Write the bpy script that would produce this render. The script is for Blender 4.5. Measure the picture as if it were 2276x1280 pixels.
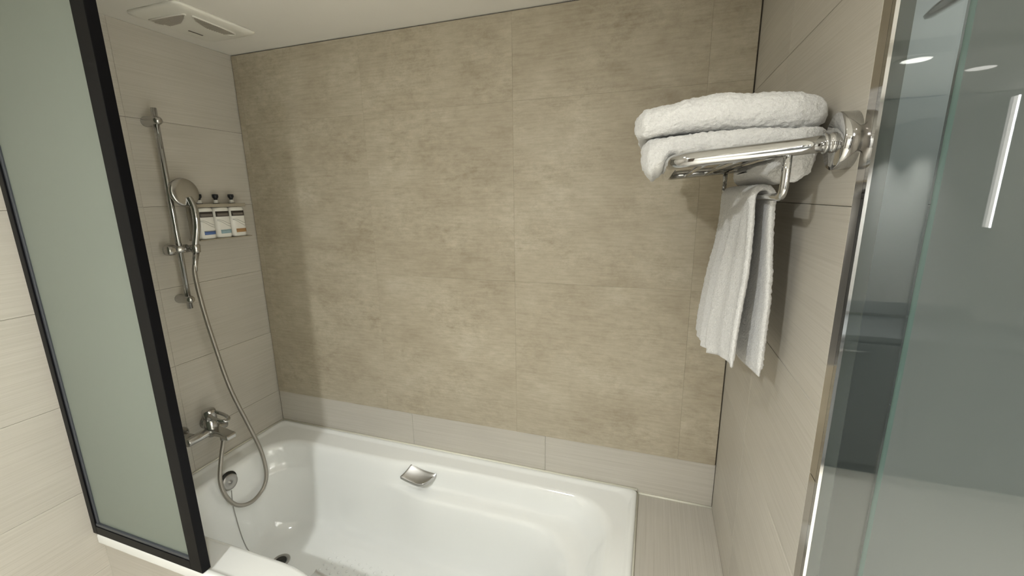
import bpy, bmesh, math, random
from mathutils import Vector, Matrix, noise

for o in list(bpy.data.objects):
    bpy.data.objects.remove(o, do_unlink=True)
sc = bpy.context.scene
C = sc.collection
PI = math.pi
Z0 = 0.58            # height of the bath rim above the floor; all sizes below are measured from the rim
W = 1.96             # width of the alcove
H = 1.667            # ceiling above the rim
FL = -Z0             # floor
random.seed(4)

# ------------------------------------------------------------------ camera
cam_d = bpy.data.cameras.new('camera')
cam = bpy.data.objects.new('camera', cam_d)
C.objects.link(cam)
cam_d.sensor_width = 36.0
cam_d.sensor_fit = 'HORIZONTAL'
cam_d.lens = 930.45 / 2276 * 36.0
cam_d.clip_start = 0.02
r_ = Vector((0.947541, 0.3193257, -0.0140413))
u_ = Vector((-0.05571501, 0.20826189, 0.97648493))
f_ = Vector((-0.314741, 0.92447719, -0.21512792))
M = Matrix((( r_.x, u_.x, -f_.x, 1.7129),
            ( r_.y, u_.y, -f_.y, -1.4395),
            ( r_.z, u_.z, -f_.z, 1.0807 + Z0),
            (0, 0, 0, 1)))
cam.matrix_world = M
sc.camera = cam

# ------------------------------------------------------------------ world, lamps, exposure
w = bpy.data.worlds.new('world')
sc.world = w
w.use_nodes = True
w.node_tree.nodes['Background'].inputs[0].default_value = (0.9, 0.95, 1.0, 1)
w.node_tree.nodes['Background'].inputs[1].default_value = 0.02
vs = sc.view_settings
vs.view_transform = 'Standard'
vs.look = 'None'
vs.gamma = 1.0
vs.use_curve_mapping = False
vs.exposure = 0.32

LAMP_COL = (0.975, 1.0, 0.985)
# ceiling downlights: x, y, ceiling height, watts of the bulb, watts through the lens
#            spread of the beam in degrees (narrowest ones are added fill bounced off rear and right walls)
LAMPS = [(0.97, -2.15, H, 5.0, 23.0, 180), (2.71, -2.49, 1.612, 0.0, 5.0, 100), (3.06, -2.74, 1.612, 0.0, 1.5, 100), (2.50, -0.40, H, 0.0, 2.5, 180),  # last entry: lamp added to brighten the shower interior
         (2.00, -3.0, 1.612, 0.0, 14.0, 96), (2.42, -3.0, 1.612, 0.0, 19.0, 96), (3.46, -1.45, H, 0.0, 36.0, 96), (3.46, -2.05, H, 0.0, 32.0, 96),  # four unseen washers added for soft bounce into the alcove
         (1.25, -1.22, H, 0.0, 3.4, 108)]
# vertical light bars of the added rear-wall mirror; right one matches a reflection
MIRROR_X = (2.62, 3.56); MIRROR_Z = (0.86, 1.58); MIRROR_W = 1.2
for x in MIRROR_X:
    ld = bpy.data.lights.new('added_mirror_light', 'AREA')
    ld.shape = 'RECTANGLE'; ld.size = 0.010; ld.size_y = MIRROR_Z[1] - MIRROR_Z[0]
    ld.energy = MIRROR_W; ld.color = LAMP_COL
    lo = bpy.data.objects.new('added_mirror_light', ld)
    lo.location = (x, -3.4 + 0.062, (MIRROR_Z[0] + MIRROR_Z[1]) / 2 + Z0)
    lo.rotation_euler = (-math.pi / 2, 0, math.pi)
    C.objects.link(lo)
for (x, y, z, p, pa, spr) in LAMPS:
    if p:
        ld = bpy.data.lights.new('downlight_bulb', 'POINT')
        ld.energy = p
        ld.color = LAMP_COL
        ld.shadow_soft_size = 0.036
        lo = bpy.data.objects.new('downlight_bulb', ld)
        lo.location = (x, y, z - 0.042 + Z0)
        C.objects.link(lo)
    if pa:
        ld = bpy.data.lights.new('downlight_beam', 'AREA')
        ld.shape = 'DISK'; ld.size = 0.09; ld.spread = math.radians(spr)
        ld.energy = pa
        ld.color = LAMP_COL
        lo = bpy.data.objects.new('downlight_beam', ld)
        lo.location = (x, y, z - 0.006 + Z0)
        C.objects.link(lo)

# ------------------------------------------------------------------ materials
MATS = {}

def new_mat(name):
    m = bpy.data.materials.new(name)
    m.use_nodes = True
    MATS[name] = m
    nt = m.node_tree
    b = nt.nodes['Principled BSDF']
    return m, nt, b

def setp(b, **kw):
    for k, v in kw.items():
        k2 = k.replace('_', ' ')
        i = b.inputs[k2]
        if isinstance(v, tuple):
            i.default_value = v + (1,) if len(v) == 3 else v
        else:
            i.default_value = v

def plain(name, col, rough=0.5, metal=0.0, **kw):
    m, nt, b = new_mat(name)
    setp(b, Base_Color=col, Roughness=rough, Metallic=metal, **kw)
    return m

def coords(nt, scale, rnd=7.0):
    tc = nt.nodes.new('ShaderNodeTexCoord')
    oi = nt.nodes.new('ShaderNodeObjectInfo')
    mul = nt.nodes.new('ShaderNodeMath'); mul.operation = 'MULTIPLY'; mul.inputs[1].default_value = rnd
    nt.links.new(oi.outputs['Random'], mul.inputs[0])
    add = nt.nodes.new('ShaderNodeVectorMath'); add.operation = 'ADD'
    nt.links.new(tc.outputs['Object'], add.inputs[0])
    nt.links.new(mul.outputs[0], add.inputs[1])
    mp = nt.nodes.new('ShaderNodeMapping'); mp.inputs['Scale'].default_value = scale
    nt.links.new(add.outputs[0], mp.inputs['Vector'])
    return mp.outputs['Vector']

def noise_n(nt, vec, scale, detail=3, rough=0.5):
    n = nt.nodes.new('ShaderNodeTexNoise')
    n.inputs['Scale'].default_value = scale
    n.inputs['Detail'].default_value = detail
    n.inputs['Roughness'].default_value = rough
    nt.links.new(vec, n.inputs['Vector'])
    return n.outputs['Fac']

def ramp(nt, fac, stops):
    r = nt.nodes.new('ShaderNodeValToRGB')
    el = r.color_ramp.elements
    el[0].position, el[0].color = stops[0][0], stops[0][1] + (1,)
    el[1].position, el[1].color = stops[-1][0], stops[-1][1] + (1,)
    for p, c in stops[1:-1]:
        e = el.new(p); e.color = c + (1,)
    nt.links.new(fac, r.inputs[0])
    return r.outputs[0]

def mixc(nt, a, b, fac, mode='MIX'):
    m = nt.nodes.new('ShaderNodeMix'); m.data_type = 'RGBA'; m.blend_type = mode
    if isinstance(fac, float):
        m.inputs[0].default_value = fac
    else:
        nt.links.new(fac, m.inputs[0])
    nt.links.new(a, m.inputs[6]); nt.links.new(b, m.inputs[7])
    return m.outputs[2]

def bump(nt, b, fac, strength, dist):
    n = nt.nodes.new('ShaderNodeBump')
    n.inputs['Strength'].default_value = strength
    n.inputs['Distance'].default_value = dist
    nt.links.new(fac, n.inputs['Height'])
    nt.links.new(n.outputs[0], b.inputs['Normal'])

def linen(name, scale):
    """pale porcelain tile with a fine brushed linen grain"""
    m, nt, b = new_mat(name)
    v = coords(nt, scale)
    n1 = noise_n(nt, v, 1.0, 4, 0.6)
    c1 = ramp(nt, n1, [(0.30, (0.485, 0.455, 0.395)), (0.5, (0.54, 0.508, 0.447)), (0.72, (0.575, 0.543, 0.483))])
    v2 = coords(nt, (1, 1, 1))
    n2 = noise_n(nt, v2, 3.0, 2)
    c2 = ramp(nt, n2, [(0.3, (0.90, 0.90, 0.90)), (0.7, (1.0, 1.0, 1.0))])
    nt.links.new(mixc(nt, c1, c2, 1.0, 'MULTIPLY'), b.inputs['Base Color'])
    setp(b, Roughness=0.42)
    bump(nt, b, n1, 0.2, 0.001)
    return m
linen('linen_y', (90, 3.0, 330))
linen('linen_x', (3.0, 90, 330))
linen('linen_ledge', (330, 3.0, 90))

# large mottled stone tile of the back wall
m, nt, b = new_mat('stone')
v = coords(nt, (1.0, 1.0, 1.5), 3.0)
n1 = noise_n(nt, v, 3.4, 10, 0.72)
c1 = ramp(nt, n1, [(0.26, (0.325, 0.275, 0.200)), (0.45, (0.410, 0.360, 0.272)), (0.58, (0.455, 0.406, 0.312)), (0.76, (0.54, 0.495, 0.40))])
v2 = coords(nt, (14, 14, 130), 3.0)
n2 = noise_n(nt, v2, 1.0, 6, 0.65)
c2 = ramp(nt, n2, [(0.30, (0.87, 0.855, 0.83)), (0.55, (1, 1, 1)), (0.75, (1.06, 1.06, 1.05))])
v3 = coords(nt, (26, 26, 40), 3.0)
n3 = noise_n(nt, v3, 1.0, 10, 0.8)
# the fine speckle comes in patches
v4 = coords(nt, (4, 4, 6), 3.0)
n4 = noise_n(nt, v4, 1.0, 3, 0.5)
mk = nt.nodes.new('ShaderNodeMapRange')
mk.inputs[1].default_value = 0.40; mk.inputs[2].default_value = 0.62
nt.links.new(n4, mk.inputs[0])
c3a = ramp(nt, n3, [(0.34, (0.82, 0.795, 0.75)), (0.5, (1, 1, 1)), (0.66, (1.14, 1.14, 1.13))])
c3b = ramp(nt, n3, [(0.34, (0.96, 0.955, 0.945)), (0.66, (1.03, 1.03, 1.03))])
c3 = mixc(nt, c3b, c3a, mk.outputs[0])
nt.links.new(mixc(nt, mixc(nt, c1, c2, 1.0, 'MULTIPLY'), c3, 1.0, 'MULTIPLY'), b.inputs['Base Color'])
setp(b, Roughness=0.55)
bump(nt, b, n3, 0.12, 0.002)

plain('grout', (0.27, 0.24, 0.195), 0.9)
plain('paint', (0.77, 0.745, 0.69), 0.7)
plain('rear_wall', (0.74, 0.72, 0.67), 0.6)
plain('floor_tile', (0.46, 0.43, 0.37), 0.35)
plain('enamel', (0.86, 0.87, 0.85), 0.06, Coat_Weight=0.8, Coat_Roughness=0.03)
plain('sealant', (0.74, 0.72, 0.62), 0.5)
plain('chrome', (0.50, 0.50, 0.50), 0.05, 1.0)
plain('satin_chrome', (0.50, 0.49, 0.475), 0.22, 1.0)
plain('grip_metal', (0.60, 0.595, 0.585), 0.28, 1.0)
plain('dull_metal', (0.42, 0.41, 0.39), 0.4, 0.85)
plain('hole', (0.02, 0.018, 0.012), 0.6)
plain('black_metal', (0.004, 0.004, 0.005), 0.35, Specular_IOR_Level=0.12)
plain('gasket', (0.055, 0.06, 0.07), 0.35)
plain('white_plastic', (0.78, 0.76, 0.69), 0.35)
plain('vent_dark', (0.10, 0.088, 0.068), 0.8)
plain('vent_slat', (0.40, 0.37, 0.31), 0.5)
plain('bottle_white', (0.80, 0.79, 0.74), 0.28)
plain('pump_black', (0.012, 0.013, 0.016), 0.3)
plain('label_dark', (0.045, 0.036, 0.030), 0.5)
plain('label_smudge', (0.17, 0.15, 0.13), 0.5)
plain('label_blue', (0.10, 0.17, 0.40), 0.5)
plain('label_aqua', (0.33, 0.47, 0.52), 0.5)
plain('label_orange', (0.46, 0.27, 0.12), 0.5)
plain('label_line', (0.33, 0.32, 0.30), 0.5)
plain('bracket_acrylic', (0.36, 0.32, 0.25), 0.25)
plain('door_paint', (0.10, 0.075, 0.055), 0.45)
plain('cabinet_grey', (0.10, 0.105, 0.105), 0.4)
plain('channel_grey', (0.085, 0.09, 0.088), 0.5)
plain('shower_wall', (0.30, 0.32, 0.31), 0.5)
plain('steel_trim', (0.62, 0.60, 0.58), 0.12, 1.0)

# hose of wound metal
m, nt, b = new_mat('hose_metal')
setp(b, Base_Color=(0.40, 0.375, 0.335), Roughness=0.36, Metallic=0.85)
wv = nt.nodes.new('ShaderNodeTexWave'); wv.inputs['Scale'].default_value = 110.0
wv.bands_direction = 'Z'
tc = nt.nodes.new('ShaderNodeTexCoord'); nt.links.new(tc.outputs['Object'], wv.inputs['Vector'])
bump(nt, b, wv.outputs['Fac'], 0.4, 0.001)

# terry cloth
m, nt, b = new_mat('terry')
v = coords(nt, (1, 1, 1))
n1 = noise_n(nt, v, 260.0, 3, 0.7)
n2 = noise_n(nt, v, 45.0, 3, 0.6)
c1 = ramp(nt, n1, [(0.3, (0.60, 0.595, 0.585)), (0.6, (0.70, 0.695, 0.685))])
nt.links.new(c1, b.inputs['Base Color'])
setp(b, Roughness=0.95, Sheen_Weight=0.25)
bump(nt, b, n1, 0.7, 0.004)

def frosted(name, col, trans, rough, spec=0.5, coat=0.0):
    m = bpy.data.materials.new(name); m.use_nodes = True
    MATS[name] = m
    nt = m.node_tree
    nt.nodes.remove(nt.nodes['Principled BSDF'])
    out = [n for n in nt.nodes if n.type == 'OUTPUT_MATERIAL'][0]
    d = nt.nodes.new('ShaderNodeBsdfPrincipled'); t = nt.nodes.new('ShaderNodeBsdfTranslucent')
    d.inputs['Base Color'].default_value = col + (1,)
    d.inputs['Roughness'].default_value = rough
    d.inputs['Specular IOR Level'].default_value = spec
    d.inputs['Coat Weight'].default_value = coat
    d.inputs['Coat Roughness'].default_value = 0.01
    t.inputs['Color'].default_value = col + (1,)
    mx = nt.nodes.new('ShaderNodeMixShader'); mx.inputs[0].default_value = trans
    nt.links.new(d.outputs[0], mx.inputs[1]); nt.links.new(t.outputs[0], mx.inputs[2])
    nt.links.new(mx.outputs[0], out.inputs['Surface'])
frosted('frosted_glass', (0.36, 0.40, 0.35), 0.40, 0.45)
frosted('door_glass', (0.075, 0.092, 0.090), 0.22, 0.5, 0.5, 1.0)
m, nt, b = new_mat('clear_glass')
setp(b, Base_Color=(0.76, 0.82, 0.81), Roughness=0.0, Transmission_Weight=1.0, IOR=1.5)
plain('glass_edge', (0.07, 0.11, 0.10), 0.1)
m, nt, b = new_mat('lamp_lens')
setp(b, Base_Color=(0.9, 0.9, 0.9))
b.inputs['Emission Color'].default_value = (1, 0.97, 0.9, 1); b.inputs['Emission Strength'].default_value = 9.0

# ------------------------------------------------------------------ builders
BASE = {}

class B:
    """collects geometry (in rim-based room coordinates)"""
    def __init__(s):
        s.v = []; s.f = []; s.smooth = []
    def add(s, vs, fs, smooth=False):
        o = len(s.v); s.v += [tuple(p) for p in vs]
        for f in fs:
            s.f.append(tuple(i + o for i in f)); s.smooth.append(smooth)
        return s
    def box(s, x0, x1, y0, y1, z0, z1):
        vs = [(x, y, z) for x in (x0, x1) for y in (y0, y1) for z in (z0, z1)]
        return s.add(vs, [(0, 1, 3, 2), (4, 6, 7, 5), (0, 4, 5, 1), (2, 3, 7, 6), (0, 2, 6, 4), (1, 5, 7, 3)])
    def rings(s, rings, cap0=True, cap1=True, smooth=True):
        n = len(rings[0]); vs = [p for r in rings for p in r]; fs = []
        for k in range(len(rings) - 1):
            for i in range(n):
                j = (i + 1) % n
                fs.append((k * n + i, k * n + j, (k + 1) * n + j, (k + 1) * n + i))
        if cap0: fs.append(tuple(range(n - 1, -1, -1)))
        if cap1: fs.append(tuple((len(rings) - 1) * n + i for i in range(n)))
        return s.add(vs, fs, smooth)
    def tube(s, pts, r, n=14, caps=True):
        """round tube through points; r may be a list"""
        P = [Vector(p) for p in pts]
        R = r if isinstance(r, (list, tuple)) else [r] * len(P)
        rings = []; nrm = None
        for i, p in enumerate(P):
            t = (P[min(i + 1, len(P) - 1)] - P[max(i - 1, 0)])
            if t.length < 1e-9: t = Vector((0, 0, 1))
            t.normalize()
            if nrm is None:
                a = Vector((0, 0, 1)) if abs(t.z) < 0.9 else Vector((1, 0, 0))
                nrm = (a - t * a.dot(t)).normalized()
            else:
                nrm = (nrm - t * nrm.dot(t)).normalized()
            bn = t.cross(nrm)
            rings.append([p + (nrm * math.cos(2 * PI * k / n) + bn * math.sin(2 * PI * k / n)) * R[i] for k in range(n)])
        return s.rings(rings, caps, caps)
    def lathe(s, c, axis, prof, n=24):
        """prof: list of (distance along axis, radius)"""
        c = Vector(c); t = Vector(axis).normalized()
        a = Vector((0, 0, 1)) if abs(t.z) < 0.9 else Vector((1, 0, 0))
        e1 = (a - t * a.dot(t)).normalized(); e2 = t.cross(e1)
        rings = [[c + t * d + (e1 * math.cos(2 * PI * k / n) + e2 * math.sin(2 * PI * k / n)) * max(r, 1e-5) for k in range(n)] for d, r in prof]
        return s.rings(rings)

def spline(pts, n=8):
    P = [Vector(p) for p in pts]; out = []
    for i in range(len(P) - 1):
        p0 = P[max(i - 1, 0)]; p1 = P[i]; p2 = P[i + 1]; p3 = P[min(i + 2, len(P) - 1)]
        for k in range(n):
            t = k / n
            out.append(0.5 * ((2 * p1) + (p2 - p0) * t + (2 * p0 - 5 * p1 + 4 * p2 - p3) * t * t + (3 * p1 - p0 - 3 * p2 + p3) * t ** 3))
    out.append(P[-1])
    return out

def obj(name, bb, mat, parent=None, origin=None, bevel=0.0, seg=2, sub=0):
    base = Vector(origin) if origin is not None else (BASE[parent.name] if parent else Vector((0, 0, 0)))
    me = bpy.data.meshes.new(name)
    me.from_pydata([tuple(Vector(p) - base) for p in bb.v], [], bb.f)
    me.polygons.foreach_set('use_smooth', bb.smooth)
    bm = bmesh.new(); bm.from_mesh(me); bmesh.ops.recalc_face_normals(bm, faces=bm.faces); bm.to_mesh(me); bm.free()
    me.materials.append(MATS[mat])
    me.update()
    o = bpy.data.objects.new(name, me)
    C.objects.link(o)
    if parent:
        o.parent = parent
        if origin is not None:
            o.location = base - BASE[parent.name]
    else:
        o.location = base + Vector((0, 0, Z0))
    BASE[o.name] = base
    if bevel:
        md = o.modifiers.new('bevel', 'BEVEL'); md.width = bevel; md.segments = seg; md.limit_method = 'ANGLE'; md.angle_limit = 0.7
    if sub:
        md = o.modifiers.new('sub', 'SUBSURF'); md.levels = sub; md.render_levels = sub
    return o

def thing(name, label, cat, base, group=None):
    o = bpy.data.objects.new(name, None)
    C.objects.link(o)
    o.empty_display_size = 0.05
    o.location = Vector(base) + Vector((0, 0, Z0))
    BASE[o.name] = Vector(base)
    o['label'] = label; o['category'] = cat
    if group: o['group'] = group
    return o

def tag(o, label, cat, group=None):
    o['label'] = label; o['category'] = cat
    if group: o['group'] = group
    return o

def structure(o, label, cat):
    o['kind'] = 'structure'; o['label'] = label; o['category'] = cat
    return o

def smooth01(t):
    t = max(0.0, min(1.0, t)); return t * t * (3 - 2 * t)

# a tile: shallow box with chamfered front edges.  n = face normal axis/sign, face sits on the plane value
TILE_MESH = {}
def tile(parent, mat, axis, sign, face, a0, a1, b0, b1, thick=0.008, gap=0.0004, proud=0.0):
    """axis 0: wall of constant x (a=y,b=z); 1: constant y (a=x,b=z); 2: constant z (a=x,b=y)"""
    ga = gap if axis == 1 else min(gap, 0.00015)
    a0 += ga; a1 -= ga; b0 += gap; b1 -= gap
    da, db = (a1 - a0) / 2, (b1 - b0) / 2
    key = (mat, axis, sign, round(da, 4), round(db, 4), thick)
    if key not in TILE_MESH:
        ch = 0.0008 if mat != 'stone' else 0.0003
        L = [(-thick, 0), (-ch, 0), (0, ch)]
        vs = []
        for d, ins in L:
            for sa, sb in ((-1, -1), (1, -1), (1, 1), (-1, 1)):
                p = [0, 0, 0]
                oth = [i for i in (0, 1, 2) if i != axis]
                p[axis] = d * sign
                p[oth[0]] = sa * (da - ins); p[oth[1]] = sb * (db - ins)
                vs.append(tuple(p))
        fs = [(0, 3, 2, 1), (8, 9, 10, 11)]
        for k in (0, 4):
            for i in range(4):
                j = (i + 1) % 4
                fs.append((k + i, k + j, k + 4 + j, k + 4 + i))
        me = bpy.data.meshes.new('tile')
        me.from_pydata(vs, [], fs)
        bm = bmesh.new(); bm.from_mesh(me); bmesh.ops.recalc_face_normals(bm, faces=bm.faces); bm.to_mesh(me); bm.free()
        me.materials.append(MATS[mat]); TILE_MESH[key] = me
    o = bpy.data.objects.new('tile', TILE_MESH[key])
    C.objects.link(o)
    p = [0, 0, 0]; oth = [i for i in (0, 1, 2) if i != axis]
    p[axis] = face + sign * proud; p[oth[0]] = (a0 + a1) / 2; p[oth[1]] = (b0 + b1) / 2
    o.parent = parent
    o.location = Vector(p) - BASE[parent.name]
    return o

# ------------------------------------------------------------------ room shell
RY = -3.4      # rear wall
RX = 3.8       # far right wall
ROWS = [FL, -0.44, -0.14, 0.16, 0.46, 0.76, 1.06, 1.36, H]

o = structure(obj('floor', B().box(-0.1, RX + 0.1, RY - 0.1, 0.1, FL - 0.08, FL), 'floor_tile'), 'dark beige tiled bathroom floor', 'floor')
ceil = structure(obj('ceiling', B().box(-0.1, RX + 0.1, -2.4, 0.1, H, H + 0.08), 'paint'), 'white painted ceiling above the bathtub', 'ceiling')
# lower rear part of the ceiling
obj('bulkhead', B().box(-0.1, RX + 0.1, RY - 0.1, -2.4, 1.612, H + 0.08), 'paint', ceil)

# back wall
wb = structure(obj('wall_back', B().box(-0.1, RX + 0.1, 0.0075, 0.1, FL, H), 'grout'), 'beige tiled back wall behind the bathtub', 'wall')
STZ = [0.159, 0.772, 1.392, H - 0.004]
STX = [0.004, 0.034, 0.634, 1.236, 1.836, W - 0.0035]
for i in range(3):
    for j in range(5):
        tile(wb, 'stone', 1, -1, -0.004, STX[j], STX[j + 1], STZ[i], STZ[i + 1], 0.010, 0.00012)
for a, c in ((0.0, 0.752), (0.752, 1.352), (1.352, W)):
    tile(wb, 'linen_x', 1, -1, 0.0, a, c, -0.02, 0.159)

# left wall
wl = structure(obj('wall_left', B().box(-0.1, -0.0075, RY, 0.1, FL, H), 'grout'), 'pale linen-grain tiled wall carrying the shower', 'wall')
ys = [0.0, -0.431, -1.031, -1.631, -2.231, -2.831, RY]
for i in range(len(ROWS) - 1):
    for j in range(len(ys) - 1):
        tile(wl, 'linen_y', 0, 1, 0.0, ys[j + 1], ys[j], ROWS[i], ROWS[i + 1])

# right partition wall between bath and shower
WE = -0.757
wr = structure(obj('wall_right', B().box(W + 0.0075, W + 0.016, WE, 0.0075, FL, H), 'grout'), 'pale linen-grain tiled partition beside the bathtub', 'wall')
ys2 = [-0.004, -0.34, WE]
for i in range(len(ROWS) - 1):
    for j in range(2):
        tile(wr, 'linen_y', 0, -1, W, ys2[j + 1], ys2[j], ROWS[i], ROWS[i + 1])
# its shower side
for i in range(len(ROWS) - 1):
    tile(wr, 'shower_wall', 0, 1, W + 0.0245, WE, -0.004, ROWS[i], ROWS[i + 1])

# rear and far walls
structure(obj('wall_rear', B().box(-0.1, RX + 0.1, RY - 0.1, RY, FL, 1.612), 'rear_wall'), 'plain rear wall of the bathroom', 'wall')
structure(obj('wall_far_right', B().box(RX, RX + 0.1, RY, 0.0075, FL, H), 'rear_wall'), 'plain side wall beyond the shower', 'wall')
structure(obj('wall_shower', B().box(2.95, 3.0, -0.80, 0.0075, FL, H), 'shower_wall'), 'dark grey side wall inside the shower', 'wall')
structure(obj('wall_shower_back', B().box(W + 0.03, 2.95, -0.012, 0.007, FL, H), 'shower_wall'), 'dark grey rear wall inside the shower', 'wall')
dr = structure(obj('door_1', B().box(0.55, 1.40, RY, RY + 0.03, FL, 1.46), 'door_paint', bevel=0.004), 'dark brown bathroom door in the rear wall', 'door')
obj('door_handle', B().tube([(0.63, RY + 0.03, 0.42), (0.63, RY + 0.075, 0.42), (0.74, RY + 0.075, 0.42)], 0.009), 'chrome', dr)

# ------------------------------------------------------------------ bathtub
TX = 1.706; TY = -0.765; YC = -0.383
tub = thing('bathtub', 'white enamel bathtub with moulded armrests set in the alcove', 'bathtub', (TX / 2, YC, FL))
NP = 176

def rloop(x0, x1, hy, r, z, n=NP):
    """rounded rectangle, sampled at matched parameters"""
    xc, hx = (x0 + x1) / 2, (x1 - x0) / 2
    r = min(r, hx - 1e-4, hy - 1e-4)
    pts = []
    per = n // 4
    # each quarter: half straight, arc, half straight – same count for any loop
    quads = [(1, 1), (-1, 1), (-1, -1), (1, -1)]
    na = 16; ns = (per - na) // 2
    for qi, (sx, sy) in enumerate(quads):
        seg = []
        for k in range(ns):                        # straight towards the corner
            t = k / ns
            if qi % 2 == 0: seg.append((sx * hx, sy * (hy - r) * t))
            else: seg.append((sx * (hx - r) * t, sy * hy))
        for k in range(na):
            t = k / (na - 1) * PI / 2
            if qi % 2 == 0: seg.append((sx * (hx - r + r * math.cos(t)), sy * (hy - r + r * math.sin(t))))
            else: seg.append((sx * (hx - r + r * math.sin(t)), sy * (hy - r + r * math.cos(t))))
        for k in range(per - na - ns):
            t = (k + 1) / (per - na - ns + 0.0001)
            if qi % 2 == 0: seg.append((sx * (hx - r) * (1 - t), sy * hy))
            else: seg.append((sx * hx, sy * (hy - r) * (1 - t)))
        # drop duplicates at quarter joints
        pts += seg
    return [(xc + p[0], YC + p[1], z) for p in pts]

# outer edge and raised bead (matched quarter samples)
HYO = -TY / 2
def outer(ins, z, r):
    return rloop(0.002 + ins, TX - ins, HYO - 0.001 - ins, r, z)
loops = [outer(0.0, -0.030, 0.012), outer(0.0, -0.006, 0.012), outer(0.002, 0.001, 0.014), outer(0.006, 0.004, 0.016), outer(0.014, 0.004, 0.030),
         outer(0.019, 0.002, 0.040), outer(0.024, -0.003, 0.050), outer(0.032, -0.005, 0.055)]
#  z, x0, x1, hy plain, hy armrest, corner radius
LV = [(-0.005, 0.088, 1.640, 0.280, 0.304, 0.150),
      (-0.006, 0.094, 1.634, 0.274, 0.299, 0.150),
      (-0.010, 0.101, 1.626, 0.267, 0.294, 0.150),
      (-0.018, 0.106, 1.618, 0.262, 0.290, 0.150),
      (-0.032, 0.110, 1.608, 0.258, 0.287, 0.150),
      (-0.060, 0.115, 1.592, 0.254, 0.284, 0.150),
      (-0.090, 0.120, 1.575, 0.250, 0.281, 0.155),
      (-0.100, 0.122, 1.568, 0.249, 0.277, 0.160),
      (-0.106, 0.123, 1.558, 0.248, 0.270, 0.165),
      (-0.110, 0.124, 1.540, 0.2475, 0.255, 0.170),
      (-0.114, 0.125, 1.525, 0.247, 0.238, 0.175),
      (-0.120, 0.126, 1.512, 0.246, 0.229, 0.180),
      (-0.134, 0.128, 1.500, 0.245, 0.224, 0.180),
      (-0.180, 0.135, 1.475, 0.241, 0.219, 0.185),
      (-0.240, 0.145, 1.440, 0.235, 0.213, 0.190),
      (-0.300, 0.158, 1.395, 0.227, 0.206, 0.195),
      (-0.340, 0.172, 1.350, 0.217, 0.198, 0.195),
      (-0.365, 0.190, 1.305, 0.204, 0.187, 0.185),
      (-0.380, 0.215, 1.250, 0.185, 0.170, 0.170),
      (-0.388, 0.250, 1.190, 0.155, 0.143, 0.145),
      (-0.391, 0.300, 1.100, 0.110, 0.100, 0.100),
      (-0.393, 0.400, 0.950, 0.050, 0.045, 0.040)]
for z, x0, x1, ha, hb, r in LV:
    LA = rloop(x0, x1, ha, r, z); LB = rloop(x0, x1, hb, r, z)
    L = []
    for pa, pb in zip(LA, LB):
        t = smooth01((pa[0] - 0.70) / 0.20)
        # keep the armrest away from the sloping back end
        L.append((pa[0] + (pb[0] - pa[0]) * t, pa[1] + (pb[1] - pa[1]) * t, z))
    loops.append(L)
bt = B().rings(loops, cap0=False, cap1=True)
obj('basin', bt, 'enamel', tub)
# skirt under the rim so that the bath is a closed body
sk = B().rings([outer(0.03, -0.02, 0.03), outer(0.03, -0.45, 0.03)], True, True, False)
# tiled front apron below the rim
apron = structure(obj('wall_apron', B().box(0.0, W, TY + 0.0255, TY + 0.045, FL, -0.0315), 'grout'), 'pale tiled apron under the front bath rim', 'wall')
for a, c in ((0.0, 0.6), (0.6, 1.2), (1.2, W)):
    for z0, z1 in ((FL, -0.30), (-0.30, -0.0315)):
        tile(apron, 'linen_x', 1, -1, TY + 0.018, a, c, z0, z1)
# tiled ledge at the right end
ledge = structure(obj('wall_ledge', B().box(TX + 0.003, W, TY + 0.026, 0.0, -0.06, -0.020), 'grout'), 'pale tiled ledge between bathtub and partition wall', 'ledge')
tile(ledge, 'linen_ledge', 2, 1, -0.012, TX + 0.003, W, TY + 0.018, -0.38)
tile(ledge, 'linen_ledge', 2, 1, -0.012, TX + 0.003, W, -0.38, 0.0)
# sealant beads
tr = structure(obj('trim_1', B().tube([(0.004, -0.003, 0.003), (TX, -0.003, 0.003)], 0.005, 8), 'sealant'), 'cream sealant bead along the back bath rim', 'sealant')
obj('bead', B().tube([(0.003, -0.003, 0.003), (0.003, TY + 0.04, 0.003)], 0.005, 8), 'sealant', tr)
obj('bead', B().tube([(TX + 0.002, -0.003, -0.008), (TX + 0.002, TY + 0.03, -0.008)], 0.0035, 8), 'sealant', tr)
obj('bead', B().tube([(TX, -0.003, -0.010), (W, -0.003, -0.010)], 0.004, 8), 'sealant', tr)

# anti-slip studs
st = B()
for i in range(15):
    for j in range(9):
        x = 0.50 + i * 0.028; y = YC - 0.112 + j * 0.028 + (0.014 if i % 2 else 0)
        st.lathe((x, y, -0.3935), (0, 0, 1), [(0, 0.0065), (0.0022, 0.0055), (0.003, 0.003)], 8)
so = obj('slip_studs', st, 'enamel', tub)
so['kind'] = 'stuff'

# drain
d = obj('drain', B().lathe((0.315, -0.372, -0.3935), (0, 0, 1), [(0, 0.036), (0.004, 0.036), (0.006, 0.033), (0.004, 0.024), (0.003, 0.023)], 28), 'dull_metal', tub)
obj('drain_hole', B().lathe((0.315, -0.372, -0.391), (0, 0, 1), [(0.0, 0.022), (0.003, 0.022)], 20), 'hole', d)
# overflow plate
ov = obj('overflow', B().lathe((0.112, -0.388, -0.050), (1, 0, 0.07), [(0, 0.033), (0.008, 0.034), (0.013, 0.031), (0.015, 0.022), (0.013, 0.018), (0.012, 0.006), (0.016, 0.005), (0.017, 0.0)], 28), 'dull_metal', tub)
obj('overflow_slot', B().lathe((0.1085, -0.388, -0.040), (1, 0, 0.07), [(0.004, 0.0335), (0.009, 0.0345)], 24), 'hole', ov)
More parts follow.
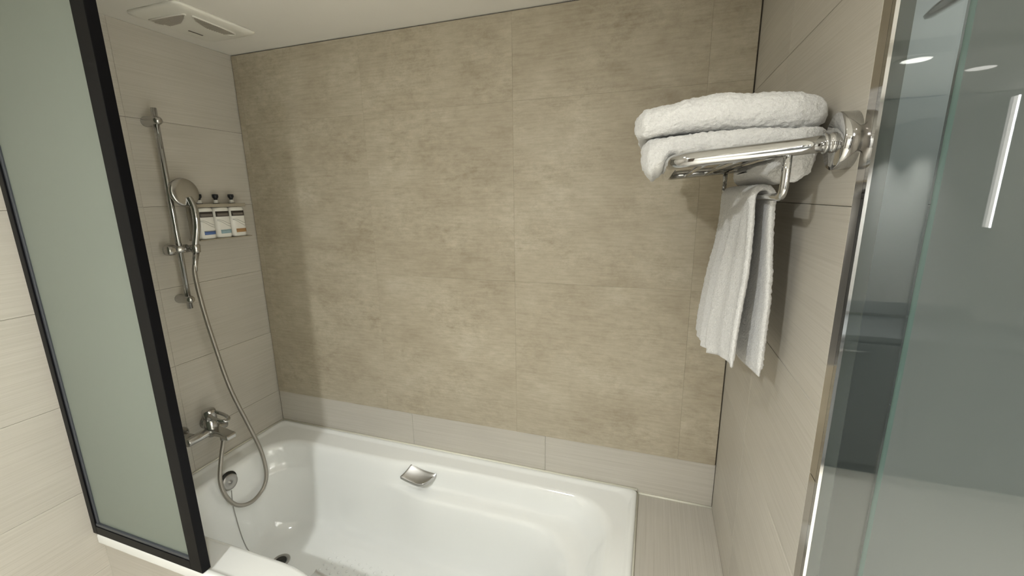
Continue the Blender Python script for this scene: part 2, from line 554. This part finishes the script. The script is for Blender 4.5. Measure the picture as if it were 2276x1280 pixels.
# plug cord running down the end wall
obj('plug_chain', B().tube(spline([(0.131, -0.394, -0.082), (0.1335, -0.400, -0.14), (0.144, -0.402, -0.22), (0.160, -0.403, -0.30), (0.185, -0.402, -0.355), (0.225, -0.395, -0.382), (0.285, -0.378, -0.390)], 6), 0.0016, 6), 'dull_metal', tub)

# grips
def grip(side):
    """curved metal hand grip on the rear (+1) or front (-1) flank"""
    bb = B()
    nu, nv = 18, 7
    top = []; bot = []
    for i in range(nu + 1):
        t = i / nu
        for j in range(nv + 1):
            s = j / nv
            # back edge sits against the flank, front edge reaches into the bath
            xb = 0.800 + 0.116 * t
            xf = 0.776 + 0.132 * t
            fr = 1 - (max(0.0, (t - 0.55) / 0.45) ** 2.4) * 0.75
            x = xb + (xf - xb) * s
            y = -0.103 - 0.050 * s * fr
            z = -0.012 - 0.022 * t - 0.030 * s * fr - 0.004 * math.sin(PI * s) - 0.006 * math.sin(PI * t)
            if side < 0: y = 2 * YC - y
            top.append((x, y, z)); 
            th = 0.005 + 0.007 * s
            bot.append((x, y, z - th))
    n = (nu + 1) * (nv + 1); fs = []
    for i in range(nu):
        for j in range(nv):
            a = i * (nv + 1) + j; b_ = a + 1; c_ = a + nv + 2; d_ = a + nv + 1
            fs.append((a, b_, c_, d_)); fs.append((n + a, n + d_, n + c_, n + b_))
    for i in range(nu):
        for j in (0, nv):
            a = i * (nv + 1) + j; d_ = a + nv + 1
            fs.append((a, d_, n + d_, n + a))
    for j in range(nv):
        for i in (0, nu):
            a = i * (nv + 1) + j
            fs.append((a, a + 1, n + a + 1, n + a))
    bb.add(top + bot, fs, True)
    g = obj('hand_grip', bb, 'grip_metal', tub, bevel=0.0025, seg=2)
    g['label'] = 'grey metal hand grip on the bath flank'
for s_ in (1, -1): grip(s_)

# ------------------------------------------------------------------ framed frosted screen
FX = 0.508
scr = thing('bath_screen', 'black framed frosted glass screen on the front bath rim', 'screen', (FX / 2, -0.752, 0.004))
ZB = 0.0055
obj('post', B().box(FX - 0.047, FX, -0.766, -0.741, ZB, H), 'black_metal', scr, bevel=0.001)
obj('wall_post', B().box(0.0, 0.022, -0.766, -0.741, ZB, H), 'black_metal', scr, bevel=0.001)
obj('bottom_rail', B().box(0.022, FX - 0.047, -0.766, -0.741, ZB, ZB + 0.030), 'black_metal', scr, bevel=0.001)
obj('top_rail', B().box(0.022, FX - 0.047, -0.766, -0.741, H - 0.03, H), 'black_metal', scr, bevel=0.001)
pn = obj('pane', B().box(0.020, FX - 0.045, -0.757, -0.749, ZB + 0.028, H - 0.028), 'frosted_glass', scr)
gs = obj('gasket', B().box(0.022, FX - 0.047, -0.764, -0.757, ZB + 0.030, ZB + 0.040), 'gasket', scr, bevel=0.001)
obj('gasket', B().box(0.022, 0.031, -0.762, -0.757, ZB + 0.040, H - 0.03), 'gasket', scr, bevel=0.001)

# ------------------------------------------------------------------ shower glass at the right
YG = -0.785
tr2 = structure(obj('trim_2', B().box(W, W + 0.003, YG + 0.005, WE, FL, 0.659).box(W, W + 0.003, YG + 0.005, WE, 0.6605, H), 'steel_trim'), 'polished steel strip capping the partition wall end', 'trim')
obj('channel', B().box(W + 0.003, W + 0.0245, YG + 0.012, WE - 0.0005, FL, H), 'channel_grey', tr2)
gl = thing('glass_screen', 'narrow clear tinted glass strip beside the partition wall', 'glass panel', (2.0, YG, FL))
obj('pane', B().box(W + 0.004, 2.0275, YG - 0.004, YG + 0.004, FL, H), 'clear_glass', gl)
obj('edge_seal', B().box(W, W + 0.004, YG - 0.0045, YG + 0.0045, FL, H), 'chrome', gl)
dg = thing('shower_door', 'wide grey-green satin glass shower door', 'glass door', (2.45, YG, FL))
obj('pane', B().box(2.0365, 2.90, YG + 0.002, YG + 0.010, FL + 0.008, H - 0.01), 'door_glass', dg)
obj('edge_strip', B().box(2.0305, 2.0365, YG + 0.002, YG + 0.010, FL + 0.008, H - 0.01), 'glass_edge', dg)
obj('hinge', B().box(2.88, 2.95, YG - 0.004, YG + 0.016, -0.3, -0.2), 'chrome', dg, bevel=0.002)
obj('hinge', B().box(2.88, 2.95, YG - 0.004, YG + 0.016, 1.2, 1.3), 'chrome', dg, bevel=0.002)
# rain shower head inside
rh = thing('overhead_shower', 'tilted chrome shower head seen through the glass strip', 'shower head', (2.205, -0.50, 1.41))
obj('disc', B().lathe((2.207, -0.50, 1.409), (-0.5, 0, 0.866), [(-0.004, 0.0), (-0.004, 0.092), (0, 0.100), (0.006, 0.100), (0.012, 0.085), (0.020, 0.04), (0.03, 0.018), (0.045, 0.014)], 48), 'chrome', rh)
obj('arm', B().tube(spline([(2.185, -0.50, 1.447), (2.165, -0.50, 1.49), (2.20, -0.50, 1.55), (2.29, -0.50, 1.58), (2.33, -0.50, 1.62), (2.33, -0.50, H)], 6), 0.011), 'chrome', rh)

# ------------------------------------------------------------------ ceiling fan
fan = thing('ceiling_fan_vent', 'cream ceiling exhaust vent with two curved louvre openings', 'vent', (0.21, -0.288, H))
def rr2(x0, x1, y0, y1, r, z, n=6):
    pts = []
    for cx, cy, a0 in ((x1 - r, y1 - r, 0), (x0 + r, y1 - r, 90), (x0 + r, y0 + r, 180), (x1 - r, y0 + r, 270)):
        for k in range(n + 1):
            a = math.radians(a0 + 90 * k / n)
            pts.append((cx + r * math.cos(a), cy + r * math.sin(a), z))
    return pts
bz = B().rings([rr2(0.088, 0.320, -0.428, -0.148, 0.022, H), rr2(0.088, 0.320, -0.428, -0.148, 0.022, H - 0.005),
                rr2(0.093, 0.315, -0.423, -0.153, 0.020, H - 0.008), rr2(0.110, 0.302, -0.405, -0.170, 0.016, H - 0.012)], True, True)
obj('cover', bz, 'white_plastic', fan)
G1 = [(0.123, -0.380), (0.266, -0.374), (0.251, -0.357), (0.195, -0.330), (0.141, -0.326), (0.124, -0.349)]
G2 = [(0.283, -0.353), (0.256, -0.326), (0.231, -0.272), (0.234, -0.212), (0.271, -0.200)]
def grille(poly, direction):
    zc = H - 0.0125
    P = [(x, y) for x, y in poly]
    g = obj('louvre_opening', B().rings([[(x, y, zc + 0.004) for x, y in P], [(x, y, zc - 0.0005) for x, y in P]], True, True, False), 'vent_dark', fan)
    dx, dy = direction; nx, ny = -dy, dx
    vals = [x * nx + y * ny for x, y in P]
    sb = B(); k = 0
    lo, hi = min(vals), max(vals)
    step = 0.0075
    while lo + (k + 0.7) * step < hi:
        c = lo + (k + 0.7) * step
        xs = []
        for i in range(len(P)):
            a, b_ = P[i], P[(i + 1) % len(P)]
            va, vb = vals[i] - c, vals[(i + 1) % len(P)] - c
            if va * vb < 0:
                t = va / (va - vb)
                xs.append((a[0] + (b_[0] - a[0]) * t, a[1] + (b_[1] - a[1]) * t))
        if len(xs) == 2:
            (ax, ay), (bx, by) = xs
            w2 = 0.0017
            q = [(ax - nx * w2, ay - ny * w2), (bx - nx * w2, by - ny * w2), (bx + nx * w2, by + ny * w2), (ax + nx * w2, ay + ny * w2)]
            sb.rings([[(x, y, zc - 0.0005) for x, y in q], [(x, y, zc - 0.004) for x, y in q]], True, True, False)
        k += 1
    s2 = obj('louvre_slats', sb, 'vent_slat', g)
    s2['kind'] = 'stuff'
    # raised lip round the opening
    ring = [(x, y, zc - 0.001) for x, y in P]
    obj('louvre_rim', B().tube(spline(ring + [ring[0]], 5), 0.0028, 8), 'white_plastic', g)
grille(G1, (0.25, 0.968))
grille(G2, (0.94, 0.34))
obj('slot', B().box(0.144, 0.149, -0.272, -0.223, H - 0.0135, H - 0.010), 'vent_dark', fan)

# mirror added on the rear wall for its light bars and dim reflection
mr = thing('added_mirror', 'added tall mirror with two vertical light bars on the rear wall', 'mirror', ((MIRROR_X[0] + MIRROR_X[1]) / 2, RY, MIRROR_Z[0]))
obj('mirror_glass', B().box(MIRROR_X[0] - 0.03, MIRROR_X[1] + 0.03, RY, RY + 0.03, 0.30, MIRROR_Z[1] + 0.025), 'chrome', mr, bevel=0.002)
for x in MIRROR_X:
    obj('light_bar', B().box(x - 0.006, x + 0.006, RY + 0.03, RY + 0.055, MIRROR_Z[0], MIRROR_Z[1]), 'lamp_lens', mr, bevel=0.004)

vn = thing('added_cabinet', 'dark grey cabinet added under the mirror to darken glass reflections', 'cabinet', (3.12, RY + 0.25, FL))  # unseen cabinet, put in to keep shower glass reflections dark
obj('body', B().box(2.50, 3.76, RY + 0.005, RY + 0.48, FL, 0.25), 'cabinet_grey', vn, bevel=0.003)
obj('worktop', B().box(2.48, 3.78, RY + 0.005, RY + 0.50, 0.25, 0.28), 'cabinet_grey', vn, bevel=0.003)
for x0, x1 in ((2.51, 3.125), (3.135, 3.75)):
    dd = obj('cabinet_door', B().box(x0, x1, RY + 0.48, RY + 0.498, FL + 0.06, 0.235), 'cabinet_grey', vn, bevel=0.002)
    obj('handle', B().tube([(x0 + 0.2, RY + 0.51, 0.19), (x0 + 0.41, RY + 0.51, 0.19)], 0.006), 'chrome', dd)

# downlights (trim rings and lenses) in the ceiling, added fill ones included
DL_LABEL = ['round white downlight in the ceiling facing the bath', 'lit round downlight in the lower rear ceiling', 'dim round downlight in the far corner of the lower rear ceiling', 'added round downlight brightening the shower behind the glass',
            'added fill downlight washing the rear wall', 'added fill downlight washing the rear wall nearest the mirror', 'added fill downlight washing the right side wall nearest the shower', 'added fill downlight washing the right side wall nearest the mirror', 'narrow-beam downlight just in front of the bathtub']
for (x, y, z, p, pa, spr), lab in zip(LAMPS, DL_LABEL):
    t = thing('downlight', lab, 'downlight', (x, y, z), 'ceiling downlights')
    obj('trim_ring', B().lathe((x, y, z), (0, 0, -1), [(0, 0.075), (0.004, 0.075), (0.007, 0.068), (0.004, 0.052), (0, 0.05)], 32), 'white_plastic', t)
    obj('lens', B().lathe((x, y, z), (0, 0, -1), [(0, 0.05), (0.002, 0.049), (0.0025, 0.0)], 32), 'lamp_lens' if p + pa else 'bottle_white', t)

# ------------------------------------------------------------------ shower rail, hand shower, hose
RXx, RYy = 0.052, -0.371
rail = thing('shower_rail', 'chrome vertical slide rail on the left wall', 'shower rail', (0.0, RYy, 1.03))
obj('bar', B().tube([(RXx, RYy, 0.679), (RXx, RYy, 1.394)], 0.0095, 18), 'chrome', rail)
for z in (0.714, 1.352):
    obj('wall_bracket', B().lathe((0.0, RYy, z), (1, 0, 0), [(0, 0.0165), (0.004, 0.0175), (0.058, 0.0155), (0.068, 0.013), (0.073, 0.006), (0.074, 0)], 20), 'satin_chrome', rail)
sl = obj('slider', B().lathe((RXx, -0.340, 0.905), (0, -1, 0.0), [(0, 0.012), (0.004, 0.0155), (0.048, 0.0155), (0.0485, 0.012), (0.051, 0.012), (0.0515, 0.0185), (0.056, 0.0195), (0.074, 0.0195), (0.079, 0.016), (0.080, 0)], 24), 'satin_chrome', rail)
obj('holder', B().tube([(RXx, -0.352, 0.905), (0.075, -0.345, 0.905), (0.094, -0.341, 0.905)], [0.0135, 0.013, 0.0145], 16)
    .lathe((0.094, -0.341, 0.890), (0, 0, 1), [(0, 0.013), (0.002, 0.0145), (0.028, 0.016), (0.030, 0.0145)], 20), 'satin_chrome', sl)

hs = thing('hand_shower', 'chrome hand shower hanging in the rail holder', 'hand shower', (0.094, -0.341, 0.90))
hp = spline([(0.094, -0.341, 0.885), (0.098, -0.341, 0.925), (0.116, -0.339, 0.985), (0.117, -0.336, 1.035), (0.106, -0.334, 1.07), (0.098, -0.336, 1.09)], 6)
nh = len(hp)
obj('handle', B().tube(hp, [0.0095 + 0.0025 * math.sin(PI * i / (nh - 1)) for i in range(nh)], 16), 'chrome', hs)
hd = obj('head', B().lathe((0.076, -0.342, 1.108), (0.97, 0.02, 0.10), [(0, 0.0), (0.0005, 0.046), (0.004, 0.050), (0.012, 0.0515), (0.016, 0.050), (0.019, 0.045), (0.0205, 0.02), (0.021, 0.0)], 40), 'satin_chrome', hs)
obj('face_ring', B().lathe((0.074, -0.342, 1.108), (0.97, 0.02, 0.10), [(0, 0.036), (0.002, 0.045), (0.004, 0.045)], 40), 'dull_metal', hd)

hose_pts = [(0.094, -0.342, 0.886), (0.096, -0.352, 0.86), (0.102, -0.366, 0.811), (0.106, -0.362, 0.69), (0.110, -0.347, 0.541), (0.116, -0.320, 0.341), (0.126, -0.278, 0.157),
            (0.140, -0.249, 0.013), (0.152, -0.250, -0.096), (0.158, -0.280, -0.150), (0.160, -0.339, -0.170), (0.158, -0.396, -0.143), (0.152, -0.430, -0.082),
            (0.140, -0.436, -0.008), (0.122, -0.406, 0.069), (0.113, -0.377, 0.138), (0.112, -0.374, 0.160)]
hs_o = thing('shower_hose', 'flexible grey metal hose looping from mixer to hand shower', 'hose', (0.12, -0.36, -0.17))
obj('tube', B().tube(spline(hose_pts, 10), 0.0078, 12), 'hose_metal', hs_o)
obj('end_cone', B().tube([(0.1005, -0.363, 0.823), (0.096, -0.352, 0.862), (0.094, -0.342, 0.889)], [0.0085, 0.0095, 0.0105], 14), 'satin_chrome', hs_o)
obj('end_nut', B().lathe((0.113, -0.377, 0.135), (0, 0, 1), [(0, 0.0095), (0.002, 0.011), (0.024, 0.011), (0.026, 0.0095)], 6), 'satin_chrome', hs_o)

# ------------------------------------------------------------------ bath mixer
mx_, my, mz = 0.088, -0.398, 0.186
mix = thing('bath_mixer', 'chrome wall mixer tap with lever above the left bath rim', 'tap', (0.0, my, mz))
obj('body', B().tube([(mx_, my - 0.098, mz), (mx_, my - 0.094, mz), (mx_, my + 0.055, mz), (mx_, my + 0.059, mz)], [0.014, 0.0165, 0.0165, 0.013], 22), 'satin_chrome', mix)
obj('cartridge_housing', B().lathe((mx_, my, mz - 0.02), (0, 0, 1), [(0, 0.018), (0.01, 0.0225), (0.030, 0.0235), (0.066, 0.0235), (0.067, 0.0225), (0.069, 0.0225)], 28), 'satin_chrome', mix)
lv = obj('lever_cap', B().lathe((mx_, my, mz + 0.050), (0, 0, 1), [(0, 0.0225), (0.001, 0.0245), (0.034, 0.0240), (0.040, 0.021), (0.043, 0.012), (0.0435, 0.0)], 28), 'satin_chrome', mix)
lp = [(mx_ + 0.018, my - 0.012, mz + 0.075), (mx_ + 0.045, my - 0.015, mz + 0.068), (mx_ + 0.078, my - 0.012, mz + 0.060), (mx_ + 0.092, my + 0.002, mz + 0.056),
      (mx_ + 0.080, my + 0.016, mz + 0.061), (mx_ + 0.045, my + 0.018, mz + 0.070), (mx_ + 0.018, my + 0.012, mz + 0.077)]
obj('lever', B().tube(spline(lp, 6), 0.0065, 12), 'chrome', lv)
sp = []
for x, hy, z0, z1 in ((mx_ + 0.008, 0.018, mz - 0.014, mz + 0.014), (mx_ + 0.06, 0.019, mz - 0.010, mz + 0.010), (mx_ + 0.100, 0.020, mz - 0.018, mz + 0.002), (mx_ + 0.106, 0.019, mz - 0.018, mz - 0.001)):
    sp.append([(x, my - hy, z0), (x, my + hy, z0), (x, my + hy, z1), (x, my - hy, z1)])
obj('spout', B().rings(sp, smooth=False), 'satin_chrome', mix, bevel=0.004, seg=3)
obj('hose_outlet', B().lathe((0.112, -0.377, mz - 0.030), (0, 0, 1), [(0, 0.0105), (0.022, 0.0115)], 16), 'satin_chrome', mix)
for dy in (-0.062, 0.045):
    u = obj('wall_union', B().tube([(0.012, my + dy, mz), (mx_, my + dy, mz)], 0.0135, 16), 'satin_chrome', mix)
    obj('rosette', B().lathe((0.0, my + dy, mz), (1, 0, 0), [(0, 0.031), (0.006, 0.031), (0.014, 0.024), (0.018, 0.016)], 28), 'satin_chrome', u)

# ------------------------------------------------------------------ dispenser bottles in their bracket
br = thing('bottle_bracket', 'brown tinted wall bracket holding three white pump bottles', 'bottle bracket', (0.0, -0.190, 0.93))
obj('back_plate', B().box(0.0, 0.004, -0.288, -0.078, 0.930, 1.068), 'bracket_acrylic', br, bevel=0.001)
obj('base_shelf', B().box(0.004, 0.066, -0.298, -0.076, 0.9265, 0.931), 'bracket_acrylic', br, bevel=0.001)
obj('neck_plate', B().box(0.004, 0.056, -0.292, -0.080, 1.0530, 1.0665), 'bracket_acrylic', br, bevel=0.0015)
def ribbon(y0, z0, y1, z1, cy, half, bulge, x_f, wdt, dip):
    """thin curved print line on a bottle face"""
    vs = []; fs = []; n = 10
    for i in range(n + 1):
        t = i / n; y = y0 + (y1 - y0) * t; z = z0 + (z1 - z0) * smooth01(t) - dip * math.sin(PI * t)
        x = x_f(y)
        vs += [(x, y, z - wdt), (x, y, z + wdt)]
    for i in range(n):
        fs.append((2 * i, 2 * i + 1, 2 * i + 3, 2 * i + 2))
    return vs, fs
BOT = [(-0.254, 'label_blue', 'white pump bottle with blue label stripe nearest the hand shower'),
       (-0.187, 'label_aqua', 'white pump bottle with pale aqua label stripe in the middle of the bracket'),
       (-0.1205, 'label_orange', 'white pump bottle with orange-brown label stripe next to the corner')]
for cy, lm, lab in BOT:
    t = thing('pump_bottle', lab, 'bottle', (0.035, cy, 0.931), 'dispenser bottles on the left wall')
    hw = 0.0322
    def sect(z, k, cy=cy, hw=hw):
        pts = []; n = 36
        for i in range(n):
            a = 2 * PI * i / n
            ca, sa = math.cos(a), math.sin(a)
            ex = 2 / 3.4
            pts.append((0.035 + 0.026 * k * math.copysign(abs(ca) ** ex, ca), cy + hw * k * math.copysign(abs(sa) ** ex, sa), z))
        return pts
    def front(y, cy=cy, hw=hw):
        s = min(abs((y - cy) / hw), 0.985)
        return 0.035 + 0.026 * (1 - s ** 3.4) ** (1 / 3.4) + 0.0006
    bd = obj('body', B().rings([sect(0.9312, 0.90), sect(0.934, 0.97), sect(0.940, 1.0), sect(1.040, 1.0), sect(1.047, 0.96), sect(1.051, 0.86), sect(1.0525, 0.5)]), 'bottle_white', t)
    def patch(y0, y1, z0, z1, mat, nm, lift=0.0):
        vs = []; n = 8
        for i in range(n + 1):
            y = y0 + (y1 - y0) * i / n
            for zz in (z0, z1):
                vs.append((front(y) + lift, y, zz)); 
        fs = [(2 * i, 2 * i + 1, 2 * i + 3, 2 * i + 2) for i in range(n)]
        o = obj(nm, B().add(vs, fs, True), mat, bd)
        sol = o.modifiers.new('solid', 'SOLIDIFY'); sol.thickness = 0.0004; sol.offset = 0
        return o
    patch(cy - 0.0285, cy + 0.0255, 1.0155, 1.0365, 'label_dark', 'label_band')
    patch(cy - 0.0245, cy + 0.022, 1.0185, 1.0285, 'label_smudge', 'label_print', 0.0004)
    patch(cy - 0.020, cy + 0.027, 0.948, 0.9605, lm, 'label_stripe')
    patch(cy - 0.020, cy + 0.027, 0.9605, 0.9632, 'label_line' if lm == 'label_blue' else lm, 'label_hairline')
    for k, (za, zb) in enumerate(((1.003, 0.984), (1.000, 0.975))):
        vs, fs = ribbon(cy - 0.027, za, cy + 0.026, zb, cy, hw, 0, front, 0.0007, -0.002 + 0.003 * k)
        o = obj('label_swoosh', B().add(vs, fs, True), 'label_line', bd)
        sol = o.modifiers.new('solid', 'SOLIDIFY'); sol.thickness = 0.0004; sol.offset = 0
    obj('neck', B().lathe((0.030, cy, 1.052), (0, 0, 1), [(0, 0.011), (0.0155, 0.011), (0.016, 0.0085), (0.029, 0.0078)], 16), 'bottle_white', t)
    pm = obj('pump', B().lathe((0.030, cy, 1.066), (0, 0, 1), [(0, 0.0125), (0.0025, 0.0125), (0.003, 0.008), (0.0035, 0.0)], 18), 'pump_black', t)
    obj('pump_head', B().lathe((0.030, cy, 1.0805), (0, 0, 1), [(0, 0.0055), (0.006, 0.0070), (0.011, 0.0108), (0.021, 0.0112), (0.023, 0.009), (0.0235, 0)], 18)
        .tube([(0.032, cy, 1.0965), (0.043, cy - 0.002, 1.0955), (0.046, cy - 0.002, 1.0935)], [0.0050, 0.0042, 0.0036], 10), 'pump_black', pm)

# ------------------------------------------------------------------ towel rack
YF, YB2 = -0.722, -0.135
XO = 1.7345
def rz(x): return 1.128 + (x - 1.73) * 0.085
rack = thing('towel_rack', 'chrome tube towel shelf mounted on the right partition wall', 'towel rack', (W, -0.43, 1.148))
def corner(p, a, b_, r, n=8):
    p = Vector(p); a = (Vector(a) - p).normalized() * r; b_ = (Vector(b_) - p).normalized() * r
    out = []
    for k in range(n + 1):
        t = k / n
        out.append((p + a) * (1 - t) ** 2 + p * 2 * t * (1 - t) + (p + b_) * t ** 2)
    return out
pA = (W - 0.012, YF, rz(W)); pB = (XO, YF, rz(XO)); pC = (XO, YB2, rz(XO)); pD = (W - 0.012, YB2, rz(W))
path = [Vector(pA), Vector((1.90, YF, rz(1.90))), Vector((1.84, YF, rz(1.84)))] + corner(pB, pA, pC, 0.036) + [Vector((XO, -0.43, rz(XO)))] + corner(pC, pB, pD, 0.036) + [Vector((1.84, YB2, rz(1.84))), Vector(pD)]
obj('frame_tube', B().tube(path, 0.0117, 20), 'chrome', rack)
for x in (1.787, 1.836, 1.886):
    obj('rung', B().tube([(x, YF, rz(x) - 0.004), (x, YB2, rz(x) - 0.004)], 0.0048, 10), 'chrome', rack)
for y in (YF, YB2):
    fl = obj('wall_flange', B().lathe((W, y, rz(W)), (-1, 0, 0), [(0, 0.0385), (0.018, 0.0385), (0.0195, 0.0375), (0.020, 0.012)], 48), 'chrome', rack)
    obj('collar', B().lathe((W - 0.018, y, rz(W) - 0.001), (-1, 0, -0.085), [(0, 0.0138), (0.006, 0.0138), (0.0065, 0.0126), (0.010, 0.0126), (0.0105, 0.0138), (0.014, 0.0138), (0.0145, 0.011)], 24), 'chrome', fl)
XH = 1.8875; ZH = 1.073
hb = [Vector((XH, YF, rz(XH) - 0.006)), Vector((XH, YF, 1.11))] + corner((XH, YF, ZH), (XH, YF, 2), (XH, 0, ZH), 0.022) + corner((XH, YB2, ZH), (XH, YF, ZH), (XH, YB2, 2), 0.022) + [Vector((XH, YB2, rz(XH) - 0.006))]
obj('hanging_bar', B().tube(hb, 0.0060, 14), 'chrome', rack)

# ------------------------------------------------------------------ towels
def fuzz(p, amp, sc_, seed=0.0):
    v = Vector(p) * sc_ + Vector((seed, seed * 1.7, -seed))
    return amp * noise.noise(v)

def lerp_tab(tab, x):
    if x <= tab[0][0]: return tab[0][1:]
    for a, b_ in zip(tab, tab[1:]):
        if x <= b_[0]:
            t = smooth01((x - a[0]) / (b_[0] - a[0]))
            return tuple(u + (v_ - u) * t for u, v_ in zip(a[1:], b_[1:]))
    return tab[-1][1:]

def folded(tab, x0, x1, nx=120, nt_=150, seed=1.0, fz=0.0016, pw=2.3, er=0.016, k0=0.4):
    """folded towel: sections in y-z lofted along x.  tab rows: x, y front, y back, z bottom, z top"""
    rings = []
    for i in range(nx + 1):
        t = i / nx
        x = x0 + (x1 - x0) * t
        yf, yb, zb, zt = lerp_tab(tab, x)
        e = min(t, 1 - t) * (x1 - x0)
        k = 1.0
        if e < er: k = math.sqrt(max(0.0, 1 - (1 - e / er) ** 2)) * (1 - k0) + k0
        hz = (zt - zb) / 2 * k; cz = (zt + zb) / 2
        yf += (1 - k) * 0.02; yb -= (1 - k) * 0.02
        pts = []
        for j in range(61):                                   # round nose facing the room
            a = -PI / 2 - PI * j / 60
            ca, sa = math.cos(a), math.sin(a)
            pts.append((yf + hz + math.copysign(abs(ca) ** (2 / pw), ca) * hz, cz + math.copysign(abs(sa) ** (2 / pw), sa) * hz, Vector((0, ca, sa))))
        n2 = 40
        for j in range(1, n2):
            pts.append((yf + hz + (yb - yf - hz) * j / n2, cz + hz, Vector((0, 0, 1))))
        for j in range(7):
            pts.append((yb, cz + hz * (0.96 - 1.92 * j / 6), Vector((0, 1, 0))))
        for j in range(1, n2):
            pts.append((yb + (yf + hz - yb) * j / n2, cz - hz, Vector((0, 0, -1))))
        ring = []
        for y, z, nrm in pts:
            p = Vector((x, y, z))
            wv_ = fuzz(p, 0.0035, 16, seed) + fuzz(p, fz, 150, seed) + fuzz(p, fz * 0.8, 330, seed + 3)
            p += nrm * wv_
            p.x += fuzz(p, fz, 190, seed + 9) + (fuzz(p, 0.003, 60, seed + 5) if e < 0.02 else 0)
            ring.append(p)
        rings.append(ring)
    return B().rings(rings)

up_tab = [(1.672, -0.668, -0.30, 1.174, 1.211), (1.690, -0.684, -0.28, 1.173, 1.216), (1.720, -0.690, -0.27, 1.174, 1.219), (1.755, -0.690, -0.27, 1.176, 1.227),
          (1.80, -0.690, -0.27, 1.177, 1.231), (1.85, -0.688, -0.27, 1.177, 1.228), (1.90, -0.682, -0.28, 1.175, 1.225), (1.948, -0.665, -0.30, 1.176, 1.220)]
lo_tab = [(1.682, -0.665, -0.32, 1.128, 1.165), (1.688, -0.672, -0.30, 1.118, 1.169), (1.700, -0.685, -0.28, 1.112, 1.171), (1.712, -0.690, -0.27, 1.121, 1.172), (1.735, -0.692, -0.27, 1.1415, 1.173),
          (1.80, -0.692, -0.27, 1.145, 1.175), (1.87, -0.690, -0.27, 1.150, 1.175), (1.905, -0.685, -0.27, 1.152, 1.173), (1.948, -0.668, -0.30, 1.155, 1.174)]
ut = tag(obj('bath_towel', folded(up_tab, 1.672, 1.950, seed=1.3), 'terry', origin=(1.81, -0.48, 1.17)), 'thick white folded bath towel lying uppermost on the rack', 'towel', 'folded bath towels on the rack')
lt = thing('bath_towel', 'flatter white folded bath towel directly on the rack tubes, end sagging below', 'towel', (1.81, -0.48, 1.14), 'folded bath towels on the rack')
obj('fold', folded(lo_tab, 1.683, 1.950, seed=4.1, pw=2.6), 'terry', lt)
# sagging end, between the last rung and the wall
sag_tab = [(1.876, -0.56, -0.34, 1.112, 1.128), (1.888, -0.635, -0.28, 1.103, 1.130), (1.903, -0.662, -0.25, 1.097, 1.150), (1.920, -0.672, -0.24, 1.096, 1.162), (1.936, -0.668, -0.25, 1.104, 1.166), (1.951, -0.64, -0.28, 1.130, 1.166)]
obj('sagging_end', folded(sag_tab, 1.877, 1.952, nx=56, seed=7.7, pw=2.0, er=0.030, k0=0.12), 'terry', lt)

# hand towel over the hanging bar
def hand_towel():
    nu, nv = 190, 96
    y_near, y_far = -0.604, -0.255
    th = 0.0075
    grid_o = []; grid_i = []
    rb = 0.0135
    # arc length profile: left bottom -> over the bar -> right bottom
    LL, LR = 0.322, 0.328
    tot = LL + PI * rb + LR
    for i in range(nu + 1):
        s = tot * i / nu
        ro = []; ri = []
        for j in range(nv + 1):
            v = j / nv                     # 0 near, 1 far
            y = y_near + (y_far - y_near) * v
            if s < LL:
                d = LL - s                 # distance below the bar top, left flap
                spread = 0.024 * smooth01(d / 0.30) + 0.006 * (d / 0.3)
                x = XH - rb - spread * (0.50 + 0.72 * v)
                z = ZH - d * (1 + 0.11 * v)
                # soft vertical folds, growing downwards
                g = smooth01(d / 0.16)
                x += g * (0.0085 * math.sin(v * 2 * PI * 2.1 + 1.0) - 0.012 * math.exp(-((v - 0.60) / 0.035) ** 2)) + smooth01(d / 0.05) * (0.0022 * math.sin(v * 2 * PI * 6.3) - 0.004 * math.exp(-((v - 0.30) / 0.03) ** 2))
                yy = y + 0.012 * smooth01(d / 0.3) * math.sin(v * 7)
                n = Vector((-1, 0, 0.1))
                z += 0.010 * smooth01((d - 0.2) / 0.1) * math.sin(v * 9.0 + 0.5)
            elif s < LL + PI * rb:
                a = (s - LL) / rb
                x = XH - rb * math.cos(a); z = ZH + rb * math.sin(a)
                n = Vector((-math.cos(a), 0, math.sin(a))); yy = y
            else:
                d = s - LL - PI * rb
                x = XH + rb + 0.006 * smooth01(d / 0.2) - 0.016 * v * smooth01(d / 0.3)
                z = ZH - d * (1 + 0.02 * v)
                g = smooth01(d / 0.2)
                x += g * 0.006 * math.sin(v * 2 * PI * 1.3 + 2.0)
                yy = y + 0.02 * (d / 0.3) * v * -1
                n = Vector((1, 0, 0.0))
            p = Vector((x, yy, z))
            edge = min(v, 1 - v) * 0.35
            k = 1.0
            if edge < 0.008: k = math.sqrt(max(0.02, 1 - (1 - edge / 0.008) ** 2))
            hem = min(s, tot - s)
            amp = 0.0016
            if hem < 0.012: amp = 0.0004; k *= 0.55
            f1 = fuzz(p, amp, 160, 2.0) + fuzz(p, amp, 320, 5.0)
            ro.append(p + n * (th * k + f1))
            f2 = fuzz(p, amp, 160, 12.0) + fuzz(p, amp, 320, 15.0)
            ri.append(p - n * (th * 0.45 * k + f2 * 0.5))
        # fuzzy selvedge
        ro[0].y += fuzz(ro[0], 0.003, 120, 8); ri[0].y = ro[0].y
        grid_o.append(ro); grid_i.append(ri)
    # each ring goes once round the sheet's section (outer near->far, inner far->near)
    rings = [a + b_[::-1] for a, b_ in zip(grid_o, grid_i)]
    return B().rings(rings)
tag(obj('hand_towel', hand_towel(), 'terry', origin=(XH, -0.54, ZH)), 'narrow white hand towel draped over the lower bar of the rack', 'towel')
